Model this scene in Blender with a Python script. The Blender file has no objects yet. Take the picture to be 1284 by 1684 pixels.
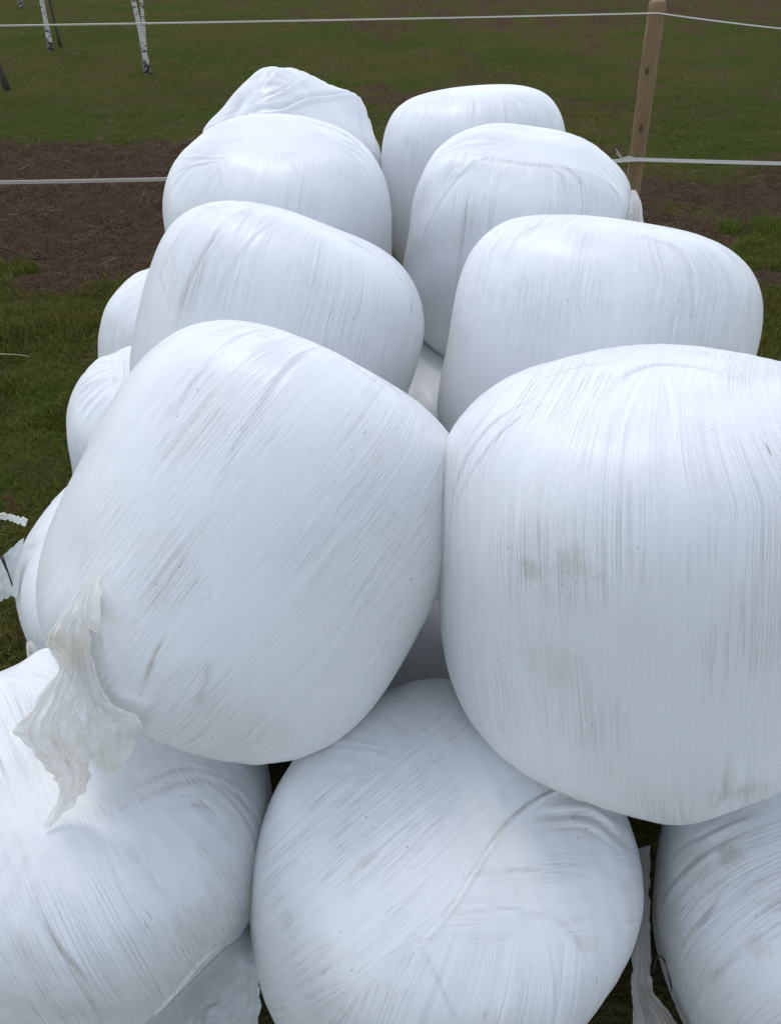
import bpy, bmesh, math, random
import numpy as np
from mathutils import Vector, Matrix, Euler
from mathutils.bvhtree import BVHTree

sc = bpy.context.scene
COL = sc.collection
# ------------------------------------------------------------------ camera
PITCH = math.radians(37.723); CAM_H = 3.1854; FPX = 1271.2; PW, PH = 1284, 1684
cd = bpy.data.cameras.new("camera"); cam = bpy.data.objects.new("camera", cd); COL.objects.link(cam)
cam.location = (0, 0, CAM_H); cam.rotation_euler = (math.pi/2 - PITCH, 0, 0)
cd.sensor_fit = 'VERTICAL'; cd.sensor_height = 24.0; cd.lens = 24.0*FPX/PH
cd.clip_start = 0.05; cd.clip_end = 2000
sc.camera = cam
# ------------------------------------------------------------------ light
SUN_EL, SUN_AZ = math.radians(60), math.radians(-26)      # azimuth from +Y (ahead of the camera), clockwise
w = bpy.data.worlds.new("World"); sc.world = w; w.use_nodes = True
nt = w.node_tree; bg = nt.nodes["Background"]
sky = nt.nodes.new("ShaderNodeTexSky"); sky.sky_type = 'NISHITA'; sky.sun_disc = False
sky.sun_elevation = SUN_EL; sky.sun_rotation = SUN_AZ; sky.air_density = 1.0; sky.dust_density = 0.6; sky.ozone_density = 1.0
hs = nt.nodes.new("ShaderNodeHueSaturation"); hs.inputs["Saturation"].default_value = 0.50      # thin high cloud
nt.links.new(sky.outputs[0], hs.inputs["Color"]); nt.links.new(hs.outputs[0], bg.inputs[0]); bg.inputs[1].default_value = 0.15
ld = bpy.data.lights.new("sun", 'SUN'); ld.energy = 0.5; ld.angle = math.radians(12); ld.color = (1.0, 0.95, 0.88)
sun = bpy.data.objects.new("sun", ld); COL.objects.link(sun)
sd = Vector((math.sin(SUN_AZ)*math.cos(SUN_EL), math.cos(SUN_AZ)*math.cos(SUN_EL), math.sin(SUN_EL)))
sun.rotation_euler = sd.to_track_quat('Z', 'Y').to_euler(); sun.location = sd*30
vs = sc.view_settings; vs.view_transform = 'Standard'; vs.look = 'None'; vs.gamma = 1; vs.use_curve_mapping = False
vs.exposure = 0.78
sc.cycles.max_bounces = 8; sc.cycles.diffuse_bounces = 4

# ------------------------------------------------------------------ helpers
def ray(px, py):
    u = (px-PW/2)/FPX; v = (PH/2-py)/FPX
    c, s = math.cos(PITCH), math.sin(PITCH)
    return Vector((u, c+v*s, -s+v*c))                      # per unit of depth along the axis
CAM = Vector((0, 0, CAM_H))
def at_y(px, py, Y):
    d = ray(px, py); return CAM + d*(Y/d.y)
def at_z(px, py, z=0.0):
    d = ray(px, py); return CAM + d*((z-CAM_H)/d.z)
def at_d(px, py, depth): return CAM + ray(px, py)*depth

def mesh_np(name, V, F4=None, F3=None, smooth=True):
    me = bpy.data.meshes.new(name)
    V = np.asarray(V, np.float32)
    n4 = 0 if F4 is None else len(F4); n3 = 0 if F3 is None else len(F3)
    loops = np.concatenate([np.asarray(a, np.int32).ravel() for a in (F4, F3) if a is not None and len(a)])
    me.vertices.add(len(V)); me.vertices.foreach_set("co", V.ravel())
    me.loops.add(len(loops)); me.loops.foreach_set("vertex_index", loops)
    me.polygons.add(n4+n3)
    st = np.concatenate([np.arange(n4)*4, n4*4+np.arange(n3)*3]).astype(np.int32)
    me.polygons.foreach_set("loop_start", st)
    me.polygons.foreach_set("use_smooth", np.full(n4+n3, smooth, bool))
    me.update(calc_edges=True); me.validate()
    return me
def grid_faces(nu, nv, wrap_u=False):
    i = np.arange(nv-1)[:, None]; j = np.arange(nu if wrap_u else nu-1)[None, :]
    j2 = (j+1) % nu
    return np.stack([i*nu+j, i*nu+j2, (i+1)*nu+j2, (i+1)*nu+j], -1).reshape(-1, 4)
def link(name, me, mat=None, parent=None, keep=False):
    o = bpy.data.objects.new(name, me); COL.objects.link(o)
    if mat: me.materials.append(mat)
    if parent:
        o.parent = parent
        if keep: o.matrix_parent_inverse = parent.matrix_world.inverted()
    return o
def tag(o, label=None, cat=None, group=None, kind=None):
    if label: o["label"] = label
    if cat: o["category"] = cat
    if group: o["group"] = group
    if kind: o["kind"] = kind
    return o
class Waves:
    """smooth pseudo-noise: a sum of sines with random directions"""
    def __init__(s, seed, freq, n=14, dim=3, spread=0.5):
        r = np.random.default_rng(seed)
        d = r.normal(size=(n, dim)); d /= np.linalg.norm(d, axis=1)[:, None]
        s.k = d*(freq*2*np.pi*np.exp(r.normal(0, spread, n)))[:, None]; s.p = r.uniform(0, 6.28, n); s.n = n
    def __call__(s, X): return np.sin(X@s.k.T+s.p).sum(1)*math.sqrt(2/s.n)*0.7
def tube(path, radii, seg=10, jitter=0, seed=0):
    P = np.array(path, float); n = len(P); r = np.broadcast_to(np.asarray(radii, float), (n,))
    T = np.gradient(P, axis=0); T /= np.linalg.norm(T, axis=1)[:, None]
    ref = np.array([0.31, 0.95, 0.1]); A = np.cross(T, ref); A /= np.linalg.norm(A, axis=1)[:, None]; B = np.cross(T, A)
    th = np.linspace(0, 2*np.pi, seg, endpoint=False)
    rg = np.random.default_rng(seed); rr = r[:, None]*(1+jitter*rg.normal(size=(n, seg)))
    V = P[:, None]+rr[..., None]*(A[:, None]*np.cos(th)[None, :, None]+B[:, None]*np.sin(th)[None, :, None])
    V = V.reshape(-1, 3); F = grid_faces(seg, n, True)
    V = np.concatenate([V, P[:1], P[-1:]])
    j = np.arange(seg); j2 = (j+1) % seg
    F3 = np.concatenate([np.stack([np.full(seg, n*seg), j2, j], 1), np.stack([np.full(seg, n*seg+1), (n-1)*seg+j, (n-1)*seg+j2], 1)])
    return V, F, F3
def join(parts):
    V = []; A = []; B = []; o = 0
    for v, f, t in parts:
        V.append(v); A.append(np.asarray(f)+o); B.append(np.asarray(t)+o); o += len(v)
    return np.concatenate(V), np.concatenate(A), np.concatenate(B)

# ------------------------------------------------------------------ node helper
class N:
    def __init__(s, name):
        s.m = bpy.data.materials.new(name); s.m.use_nodes = True; s.t = s.m.node_tree
        s.bsdf = s.t.nodes["Principled BSDF"]; s.out = s.t.nodes["Material Output"]
    def new(s, ty, **kw):
        n = s.t.nodes.new(ty)
        for k, v in kw.items(): setattr(n, k, v)
        return n
    def set(s, sock, v):
        if isinstance(v, bpy.types.NodeSocket): s.t.links.new(v, sock)
        elif v is not None: sock.default_value = v
    def math(s, op, a, b=None, c=None, clamp=False):
        n = s.new("ShaderNodeMath", operation=op, use_clamp=clamp)
        for i, v in enumerate((a, b, c)): s.set(n.inputs[i], v)
        return n.outputs[0]
    def vmath(s, op, a, b=None):
        n = s.new("ShaderNodeVectorMath", operation=op); s.set(n.inputs[0], a)
        if b is not None: s.set(n.inputs[1], b)
        return n.outputs["Value"] if op in ('DOT_PRODUCT', 'LENGTH') else n.outputs[0]
    def xyz(s, x, y, z):
        n = s.new("ShaderNodeCombineXYZ")
        for i, v in enumerate((x, y, z)): s.set(n.inputs[i], v)
        return n.outputs[0]
    def noise(s, vec, scale, detail=2, rough=0.5, dist=0.0):
        n = s.new("ShaderNodeTexNoise"); s.set(n.inputs["Vector"], vec)
        n.inputs["Scale"].default_value = scale; n.inputs["Detail"].default_value = detail
        n.inputs["Roughness"].default_value = rough; n.inputs["Distortion"].default_value = dist
        return n.outputs["Fac"]
    def mix(s, f, a, b):
        n = s.new("ShaderNodeMix", data_type='RGBA'); s.set(n.inputs[0], f); s.set(n.inputs[6], a); s.set(n.inputs[7], b)
        return n.outputs[2]
    def fmix(s, f, a, b):
        n = s.new("ShaderNodeMix", data_type='FLOAT'); s.set(n.inputs[0], f); s.set(n.inputs[2], a); s.set(n.inputs[3], b)
        return n.outputs[0]
    def ramp(s, v, lo, hi, a=0.0, b=1.0):
        n = s.new("ShaderNodeMapRange", interpolation_type='SMOOTHSTEP'); s.set(n.inputs[0], v)
        for i, q in enumerate((lo, hi, a, b)): n.inputs[i+1].default_value = q
        return n.outputs[0]
    def bump(s, h, dist, strength=1.0, nrm=None):
        n = s.new("ShaderNodeBump"); s.set(n.inputs["Height"], h); n.inputs["Distance"].default_value = dist
        n.inputs["Strength"].default_value = strength
        if nrm is not None: s.set(n.inputs["Normal"], nrm)
        return n.outputs[0]
def C(r, g, b): return (r, g, b, 1)

# ------------------------------------------------------------------ materials
def wrap_material(seed, bands, dirt=0.5, streak=1.0, smudges=(), seam=0.22):
    """stretch film laid in overlapping bands across both ends of the bale; bands: (plane normal, from, to, gather)"""
    r = random.Random(seed); m = N("bale_film")
    co = m.new("ShaderNodeTexCoord").outputs["Object"]
    wob = m.noise(co, 2.2, 2); wob = m.math('MULTIPLY', m.math('SUBTRACT', wob, 0.5), 0.016)
    z = m.new("ShaderNodeSeparateXYZ"); m.set(z.inputs[0], co); z = z.outputs[2]
    P = Q = E = H = None
    ewob = m.math('ADD', m.math('MULTIPLY', m.math('SUBTRACT', m.noise(co, 2.6, 3, .6), 0.5), 0.09), 0.0)
    dirtv = m.new("ShaderNodeAttribute", attribute_name="dirt").outputs["Fac"]
    for k, (n, lo, hi, gather) in enumerate(bands):
        n = Vector(n); a = n.cross(Vector((.3, .2, 1))).normalized(); b = n.cross(a)
        p0 = m.math('ADD', m.vmath('DOT_PRODUCT', co, tuple(n)), wob)
        p = m.math('MULTIPLY', p0, m.math('ADD', 1.0, m.math('MULTIPLY', m.ramp(m.math('ABSOLUTE', z), .42, .72), gather)))
        q = m.vmath('DOT_PRODUCT', co, tuple(a+b))
        if k == 0:
            P = m.math('ADD', p, 3.1); Q = q; E = 1.0; H = 0.5; continue
        e = m.math('SUBTRACT', m.math('ABSOLUTE', m.math('SUBTRACT', p0, (lo+hi)/2)), (hi-lo)/2)             # < 0 inside the band
        e = m.math('ADD', e, ewob)
        mk = m.ramp(e, -0.004, 0.003, 1.0, 0.0)
        P = m.fmix(mk, P, m.math('ADD', p, 7.3*k)); Q = m.fmix(mk, Q, q)
        ed = m.math('ABSOLUTE', e)
        E = m.fmix(mk, m.math('MINIMUM', E, ed), ed)
        H = m.fmix(mk, H, float(r.uniform(0.4, 1.0) if seam > .1 else .5+.06*k))
    v1 = m.xyz(m.math('MULTIPLY', P, 1.0), m.math('MULTIPLY', Q, 0.012), seed*1.7)
    fine = m.noise(v1, 210, 3, 0.62)
    v2 = m.xyz(P, m.math('MULTIPLY', Q, 0.03), seed*2.3+5)
    mid = m.noise(v2, 88, 3, 0.6)
    v3 = m.xyz(P, m.math('MULTIPLY', Q, 0.10), seed*0.7+9)
    big = m.noise(v3, 19, 2, 0.5)
    eg = m.ramp(E, 0.0035, 0.009)
    fine, mid, big = [m.math('ADD', 0.5, m.math('MULTIPLY', eg, m.math('SUBTRACT', q_, 0.5))) for q_ in (fine, mid, big)]
    patch = m.ramp(m.noise(co, 3.1, 3, 0.6), 0.35, 0.68)             # where the film is drawn tight or loose
    ridge = m.ramp(m.math('ABSOLUTE', m.math('SUBTRACT', mid, 0.5)), 0.0, 0.07, 1.0, 0.0)
    fl = m.math('MULTIPLY', m.math('MULTIPLY', ridge, patch), eg)
    fineline = m.ramp(m.math('ABSOLUTE', m.math('SUBTRACT', m.noise(v1, 105, 2, .5), 0.5)), 0.0, 0.022, 1.0, 0.0)
    fineline = m.math('MULTIPLY', m.math('MULTIPLY', fineline, eg), m.ramp(m.noise(co, 2.6, 3, 0.6), 0.38, 0.6))
    # colour
    ov = m.math('ADD', m.math('MULTIPLY', m.math('SUBTRACT', fine, 0.5), 0.14*streak), m.math('MULTIPLY', m.math('SUBTRACT', mid, 0.5), 0.10*streak))
    ov = m.math('ADD', ov, m.math('MULTIPLY', m.math('SUBTRACT', H, 0.6), 0.05))
    ov = m.math('ADD', ov, m.math('MULTIPLY', m.math('SUBTRACT', big, 0.5), 0.06))
    val = m.math('ADD', ov, m.math('MULTIPLY', fineline, 0.085*streak))
    col = m.mix(m.ramp(val, -0.16, 0.16), C(0.715, 0.735, 0.737), C(0.855, 0.868, 0.866))
    edge = m.math('MULTIPLY', m.ramp(E, 0.0, 0.0026, 1.0, 0.0), m.ramp(m.noise(co, 5.0, 2), 0.42, 0.66))
    col = m.mix(m.math('MULTIPLY', edge, seam), col, C(0.42, 0.38, 0.33))
    # dirt: fine streaky dirt caught in folds, broad smudges and specks of chaff
    dn = m.noise(co, 4.0, 4, 0.62); ds = m.noise(v2, 90, 3, 0.7)
    dm = m.math('MULTIPLY', m.ramp(dn, 0.48, 0.72), m.ramp(ds, 0.42, 0.68))
    col = m.mix(m.math('MULTIPLY', dm, min(1, 0.58*dirt)), col, C(0.43, 0.375, 0.285))
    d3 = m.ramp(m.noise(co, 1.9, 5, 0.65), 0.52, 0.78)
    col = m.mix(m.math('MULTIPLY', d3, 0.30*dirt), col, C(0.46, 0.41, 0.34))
    hair = m.noise(v3, 120, 2, 0.5)
    hm = m.math('MULTIPLY', m.ramp(hair, 0.66, 0.72), m.ramp(m.noise(co, 6.5, 3, 0.7), 0.5, 0.66))
    col = m.mix(m.math('MULTIPLY', hm, 0.25*dirt), col, C(0.16, 0.14, 0.10))
    stain = m.math('MULTIPLY', dirtv, m.ramp(m.math('ADD', ds, m.math('MULTIPLY', m.math('SUBTRACT', dn, .5), .8)), 0.35, 0.62))
    col = m.mix(m.math('MINIMUM', stain, 0.8), col, C(0.27, 0.23, 0.17))
    for (sx, sy, sz, rad, amt) in smudges:
        dist = m.vmath('LENGTH', m.vmath('SUBTRACT', co, (sx, sy, sz)))
        dist = m.math('ADD', dist, m.math('MULTIPLY', m.math('SUBTRACT', m.noise(co, 16, 5, 0.75), 0.5), rad*2.6))
        sm = m.math('MULTIPLY', m.ramp(dist, rad*0.35, rad, 1.0, 0.0), m.ramp(ds, 0.2, 0.6, 0.4, 1.0))
        col = m.mix(m.math('MULTIPLY', sm, amt), col, C(0.40, 0.335, 0.22))
    vo = m.new("ShaderNodeTexVoronoi"); m.set(vo.inputs["Vector"], m.vmath('ADD', co, (seed*.37, 0, 0))); vo.inputs["Scale"].default_value = 26
    cell = m.new("ShaderNodeSeparateColor"); m.set(cell.inputs[0], vo.outputs["Color"])
    sp = m.math('MULTIPLY', m.math('LESS_THAN', vo.outputs["Distance"], m.math('MULTIPLY', cell.outputs[1], 0.065)), m.math('GREATER_THAN', cell.outputs[0], 0.75))
    sp = m.math('MULTIPLY', sp, m.ramp(m.noise(co, 2.7, 2), 0.40, 0.6))
    col = m.mix(m.math('MULTIPLY', sp, 0.75), col, C(0.10, 0.085, 0.055))
    vo2 = m.new("ShaderNodeTexVoronoi"); m.set(vo2.inputs["Vector"], m.vmath('ADD', m.xyz(P, m.math('MULTIPLY', Q, 0.38), m.math('MULTIPLY', m.vmath('LENGTH', co), .5)), (seed*.91, .3, 0))); vo2.inputs["Scale"].default_value = 58
    ce2 = m.new("ShaderNodeSeparateColor"); m.set(ce2.inputs[0], vo2.outputs["Color"])
    s2 = m.math('MULTIPLY', m.math('LESS_THAN', vo2.outputs["Distance"], m.math('MULTIPLY', ce2.outputs[1], 0.13)), m.math('GREATER_THAN', ce2.outputs[0], 0.62))
    s2 = m.math('MULTIPLY', s2, m.ramp(m.noise(co, 2.1, 3, .6), 0.40, 0.62))
    col = m.mix(m.math('MULTIPLY', s2, 0.75), col, C(0.17, 0.16, 0.11))
    m.set(m.bsdf.inputs["Base Color"], col)
    m.set(m.bsdf.inputs["Roughness"], m.math('ADD', 0.36, m.math('MULTIPLY', m.math('ADD', dm, patch), 0.10)))
    m.bsdf.inputs["Specular IOR Level"].default_value = 0.55
    m.bsdf.inputs["Subsurface Weight"].default_value = 0.0
    h = m.math('ADD', m.math('MULTIPLY', fine, 0.35), m.math('MULTIPLY', mid, 0.9))
    h = m.math('ADD', m.math('ADD', h, m.math('MULTIPLY', fl, 0.22)), m.math('MULTIPLY', fineline, 0.55))
    h = m.math('ADD', h, m.math('MULTIPLY', big, 1.2))
    h = m.math('ADD', h, m.math('MULTIPLY', H, 0.45))
    h = m.math('ADD', h, m.math('MULTIPLY', m.noise(co, 34, 3, 0.6), 0.5))
    m.set(m.bsdf.inputs["Normal"], m.bump(h, 0.0015*streak+0.0004, 0.9))
    return m.m

def loose_film_material(seed=0, tint=(0.66, 0.655, 0.63)):
    m = N("loose_film"); co = m.new("ShaderNodeTexCoord").outputs["Object"]
    n = m.noise(co, 5, 3, 0.55); n2 = m.noise(co, 26, 2, 0.5)
    col = m.mix(m.ramp(n, 0.45, 0.75), C(*tint), C(tint[0]*.86, tint[1]*.82, tint[2]*.74))
    m.set(m.bsdf.inputs["Base Color"], col); m.bsdf.inputs["Roughness"].default_value = 0.22
    m.set(m.bsdf.inputs["Normal"], m.bump(n2, 0.0015, 0.4))
    tr = m.new("ShaderNodeBsdfTranslucent"); m.set(tr.inputs[0], col)
    tp = m.new("ShaderNodeBsdfTransparent")
    mx = m.new("ShaderNodeMixShader"); mx.inputs[0].default_value = 0.35
    m.t.links.new(m.bsdf.outputs[0], mx.inputs[1]); m.t.links.new(tr.outputs[0], mx.inputs[2])
    mx2 = m.new("ShaderNodeMixShader"); mx2.inputs[0].default_value = 0.13
    m.t.links.new(mx.outputs[0], mx2.inputs[1]); m.t.links.new(tp.outputs[0], mx2.inputs[2])
    m.t.links.new(mx2.outputs[0], m.out.inputs[0])
    return m.m

def simple(name, rgb, rough=0.7, scale=8, var=0.3, bump=0.0):
    m = N(name); co = m.new("ShaderNodeTexCoord").outputs["Object"]; n = m.noise(co, scale, 4, 0.6)
    m.set(m.bsdf.inputs["Base Color"], m.mix(n, C(*[c*(1-var) for c in rgb]), C(*[c*(1+var) for c in rgb])))
    m.bsdf.inputs["Roughness"].default_value = rough
    if bump: m.set(m.bsdf.inputs["Normal"], m.bump(n, bump))
    return m.m

def ground_material():
    m = N("field_ground"); co = m.new("ShaderNodeTexCoord").outputs["Object"]
    at = m.new("ShaderNodeAttribute", attribute_name="soil").outputs["Fac"]
    n1 = m.noise(co, 0.9, 5, 0.65); n2 = m.noise(co, 5.5, 4, 0.65); n3 = m.noise(co, 38, 4, 0.7); n4 = m.noise(co, 14, 3, .6)
    f = m.math('ADD', at, m.math('ADD', m.math('MULTIPLY', m.math('SUBTRACT', n1, 0.5), 0.9), m.math('MULTIPLY', m.math('SUBTRACT', n2, 0.5), 0.8)))
    f = m.math('ADD', f, m.math('MULTIPLY', m.math('SUBTRACT', n3, 0.5), 0.35))
    f = m.ramp(f, 0.34, 0.66)
    soil = m.mix(m.ramp(n3, 0.3, 0.7), C(0.034, 0.021, 0.013), C(0.142, 0.095, 0.062))
    soil = m.mix(m.math('MULTIPLY', m.ramp(n2, 0.45, 0.7), 0.5), soil, C(0.140, 0.098, 0.064))
    n0 = m.noise(co, 0.22, 4, 0.6); n5 = m.noise(m.vmath('MULTIPLY', co, (.6, 1, 1)), 2.4, 4, 0.65)
    gr = m.mix(m.ramp(n3, 0.3, 0.72), C(0.043, 0.046, 0.012), C(0.140, 0.138, 0.040))
    gr = m.mix(m.math('MULTIPLY', m.ramp(n5, 0.46, 0.62), 0.65), gr, C(0.110, 0.086, 0.045))
    gr = m.mix(m.math('MULTIPLY', m.ramp(n0, 0.44, 0.60), 0.6), gr, C(0.050, 0.086, 0.016))
    gr = m.mix(m.math('MULTIPLY', m.ramp(n4, 0.56, 0.70), 0.6), gr, C(0.028, 0.026, 0.010))
    col = m.mix(f, gr, soil)
    m.set(m.bsdf.inputs["Base Color"], col); m.bsdf.inputs["Roughness"].default_value = 0.95
    m.bsdf.inputs["Specular IOR Level"].default_value = 0.0
    h = m.math('ADD', m.math('MULTIPLY', n3, 0.6), m.math('ADD', n2, m.math('MULTIPLY', n4, 0.7)))
    m.set(m.bsdf.inputs["Normal"], m.bump(h, 0.08, 1.0))
    return m.m
def grass_material(name, a, b, dry):
    m = N(name); g = m.new("ShaderNodeNewGeometry"); co = m.new("ShaderNodeTexCoord").outputs["Object"]
    rnd = g.outputs["Random Per Island"]
    col = m.mix(rnd, C(*a), C(*b))
    col = m.mix(m.ramp(m.math('FRACT', m.math('MULTIPLY', rnd, 17.3)), 0.80, 0.98), col, C(*dry))
    col = m.mix(m.math('MULTIPLY', m.ramp(m.noise(co, 0.8, 3), 0.45, 0.68), 0.45), col, C(b[0]*1.05, b[1]*0.95, b[2]*1.1))
    dryp = m.ramp(m.noise(m.vmath('MULTIPLY', co, (.6, 1, 1)), 2.4, 4, 0.65), 0.47, 0.60)
    col = m.mix(m.math('MULTIPLY', dryp, 0.45), col, C(b[0]*.90, b[1]*.62, b[2]*1.2))
    col = m.mix(m.math('MULTIPLY', m.ramp(m.noise(co, 0.22, 4, 0.6), 0.46, 0.60), 0.5), col, C(b[0]*.5, b[1]*.85, b[2]*.5))
    m.set(m.bsdf.inputs["Base Color"], col); m.bsdf.inputs["Roughness"].default_value = 0.6
    m.bsdf.inputs["Specular IOR Level"].default_value = 0.08
    tr = m.new("ShaderNodeBsdfTranslucent"); m.set(tr.inputs[0], col)
    mx = m.new("ShaderNodeMixShader"); mx.inputs[0].default_value = 0.3
    m.t.links.new(m.bsdf.outputs[0], mx.inputs[1]); m.t.links.new(tr.outputs[0], mx.inputs[2]); m.t.links.new(mx.outputs[0], m.out.inputs[0])
    return m.m
def birch_bark():
    m = N("birch_bark"); co = m.new("ShaderNodeTexCoord").outputs["Object"]
    z = m.new("ShaderNodeSeparateXYZ"); m.set(z.inputs[0], co)
    sq = m.vmath('MULTIPLY', co, (1, 1, 3.5)); n = m.noise(sq, 5.5, 4, 0.7); n2 = m.noise(co, 3, 2)
    low = m.ramp(z.outputs[2], 0.0, 0.7, 0.12, 0.0)
    f = m.ramp(m.math('ADD', n, low), 0.545, 0.62)
    col = m.mix(f, m.mix(n2, C(0.48, 0.46, 0.43), C(0.66, 0.65, 0.62)), C(0.045, 0.038, 0.033))
    m.set(m.bsdf.inputs["Base Color"], col); m.bsdf.inputs["Roughness"].default_value = 0.8
    return m.m
def post_wood():
    m = N("post_wood"); co = m.new("ShaderNodeTexCoord").outputs["Object"]
    n = m.noise(m.vmath('MULTIPLY', co, (22, 22, 1.1)), 2.2, 4, 0.6); n2 = m.noise(m.vmath('MULTIPLY', co, (1, 1, .35)), 6, 3)
    col = m.mix(n, C(0.12, 0.072, 0.034), C(0.32, 0.212, 0.105))
    col = m.mix(m.ramp(n2, 0.5, 0.72), col, C(0.16, 0.105, 0.06))
    z = m.new("ShaderNodeSeparateXYZ"); m.set(z.inputs[0], co)
    vk = m.new("ShaderNodeTexVoronoi"); m.set(vk.inputs["Vector"], m.vmath('MULTIPLY', co, (1, 1, .6))); vk.inputs["Scale"].default_value = 7
    col = m.mix(m.ramp(vk.outputs["Distance"], 0.10, 0.2, 0.75, 0.0), col, C(0.05, 0.028, 0.015))
    m.set(m.bsdf.inputs["Base Color"], col); m.bsdf.inputs["Roughness"].default_value = 0.8
    m.set(m.bsdf.inputs["Normal"], m.bump(n, 0.006, 0.7))
    return m.m

# ------------------------------------------------------------------ ground
def smooth(a, lo, hi):
    t = np.clip((a-lo)/(hi-lo), 0, 1); return t*t*(3-2*t)
W1 = Waves(3, 0.16, dim=2); W2 = Waves(4, 0.55, dim=2); W3 = Waves(5, 2.2, n=20, dim=2); W4 = Waves(6, 6.5, n=24, dim=2)
def soil_mask(x, y):
    X = np.stack([x, y], -1)
    yy = y+1.0*W1(X)+0.65*W2(X)+.25*Waves(31, 1.3, dim=2)(X)
    left = 1-smooth(x, -1.5, 3.5)
    lo = 9.0+1.0*(1-left); hi = 14.2-1.2*(1-left)
    track = smooth(yy, lo-.6, lo+.6)*(1-smooth(yy, hi-.9, hi+2.2))
    a = track*(0.95*left+0.66*(1-left))
    far = smooth(yy, 15, 22)*0.30*smooth(x, -9, 2)+smooth(yy, 27, 36)*0.24
    green = np.exp(-((x+7)/6)**2-((y-20)/5)**2)*0.25
    wornpatch = 0.62*np.exp(-((x-0.3)/2.6)**2-((y-19)/2.0)**2)+0.25*np.exp(-((x-9)/4)**2-((y-17)/3)**2)
    return np.clip(np.maximum(a, far)+wornpatch-green+0.16*W2(X), 0, 1)
def ground_z(x, y):
    X = np.stack([x, y], -1)
    near = 1-smooth(np.hypot(x, y-6), 16, 40)
    s = soil_mask(x, y)
    return (0.035*W2(X)+(0.018+0.020*s)*W3(X)+(0.006+0.016*s)*W4(X))*near+0.10*W1(X)*smooth(np.hypot(x, y-3), 8, 30) - 0.06
gx = np.concatenate([-np.geomspace(7, 900, 60)[::-1], np.arange(-6.95, 6.96, 0.07), np.geomspace(7, 900, 60)])
gy = np.concatenate([-np.geomspace(1.5, 600, 30)[::-1], np.arange(-1.4, 19, 0.08), np.geomspace(19.1, 900, 110)])
GX, GY = np.meshgrid(gx, gy); GXf, GYf = GX.ravel(), GY.ravel()
me = mesh_np("ground", np.stack([GXf, GYf, ground_z(GXf, GYf)], 1), grid_faces(len(gx), len(gy)))
at = me.attributes.new("soil", 'FLOAT', 'POINT'); at.data.foreach_set("value", soil_mask(GXf, GYf).astype(np.float32))
tag(link("ground", me, ground_material()), kind="structure")

def blades(name, x, y, h, wd, mat, seed, lean=0.6):
    r = np.random.default_rng(seed); n = len(x)
    z = ground_z(x, y); az = r.uniform(0, 6.28, n); ln = np.abs(r.normal(0, lean, n))*h; face = r.uniform(0, 6.28, n)
    b = np.stack([x, y, z-0.005], 1); sd_ = np.stack([np.cos(face), np.sin(face), np.zeros(n)], 1)*wd[:, None]*.5
    dl = np.stack([np.cos(az)*ln, np.sin(az)*ln, np.zeros(n)], 1); up = np.zeros((n, 3)); up[:, 2] = h
    droop = np.clip(1-(ln/h)**2*0.35, .35, 1)[:, None]
    m_ = b+dl*.35+up*.55; t_ = b+dl+up*droop
    V = np.stack([b-sd_, b+sd_, m_-sd_*.8, m_+sd_*.8, t_], 1).reshape(-1, 3)
    i = np.arange(n)[:, None]*5
    return link(name, mesh_np(name, V, i+np.array([[0, 1, 3, 2]]), i+np.array([[2, 3, 4]]), False), mat)
def scatter(n, y0, y1, seed, keep):
    r = np.random.default_rng(seed)
    y = np.sqrt(r.uniform(0, 1, n)*(y1**2-y0**2)+y0**2); x = r.uniform(-1, 1, n)*(0.62*y+2.2)
    k = r.uniform(0, 1, n) < keep(x, y); return x[k], y[k]
def under_bales(x, y): return (np.abs(x) < 1.35) & (y < 5.6)
W5 = Waves(9, 1.3, dim=2); W6 = Waves(19, 0.5, dim=2)
def tuft(x, y): X = np.stack([x, y], -1); return np.clip(0.55+0.5*W5(X)+0.35*W6(X), 0.06, 1)
r_ = np.random.default_rng(77)
gm_near = grass_material("grass_blades", (0.048, 0.070, 0.007), (0.170, 0.188, 0.030), (0.30, 0.24, 0.10))
x, y = scatter(420000, 1.0, 10.5, 1, lambda x, y: np.where(under_bales(x, y), 0, (1-smooth(soil_mask(x, y), .25, .7))*(.35+.65*tuft(x, y))))
h = (0.05+0.09*r_.random(len(x)))*(0.55+0.6*tuft(x, y)); wd = 0.0045+0.004*r_.random(len(x))
tag(blades("meadow_grass", x, y, h, wd, gm_near, 11, 0.7), "short lush green grass around the foot of the bale stack", "grass", kind="stuff")
gm_far = grass_material("pasture_blades", (0.054, 0.062, 0.014), (0.190, 0.188, 0.052), (0.20, 0.155, 0.08))
x, y = scatter(330000, 9.5, 48, 2, lambda x, y: (1-.93*smooth(soil_mask(x, y), .12, .75))*tuft(x, y)*np.clip(14/y, .25, 1))
h = (0.025+0.03*r_.random(len(x)))*(1+.012*y); wd = (0.008+0.007*r_.random(len(x)))*(y/13)
tag(blades("pasture_grass", x, y, h, wd, gm_far, 12, 0.9), "grazed olive green grass of the field beyond the muddy track", "grass", kind="stuff")
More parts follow.
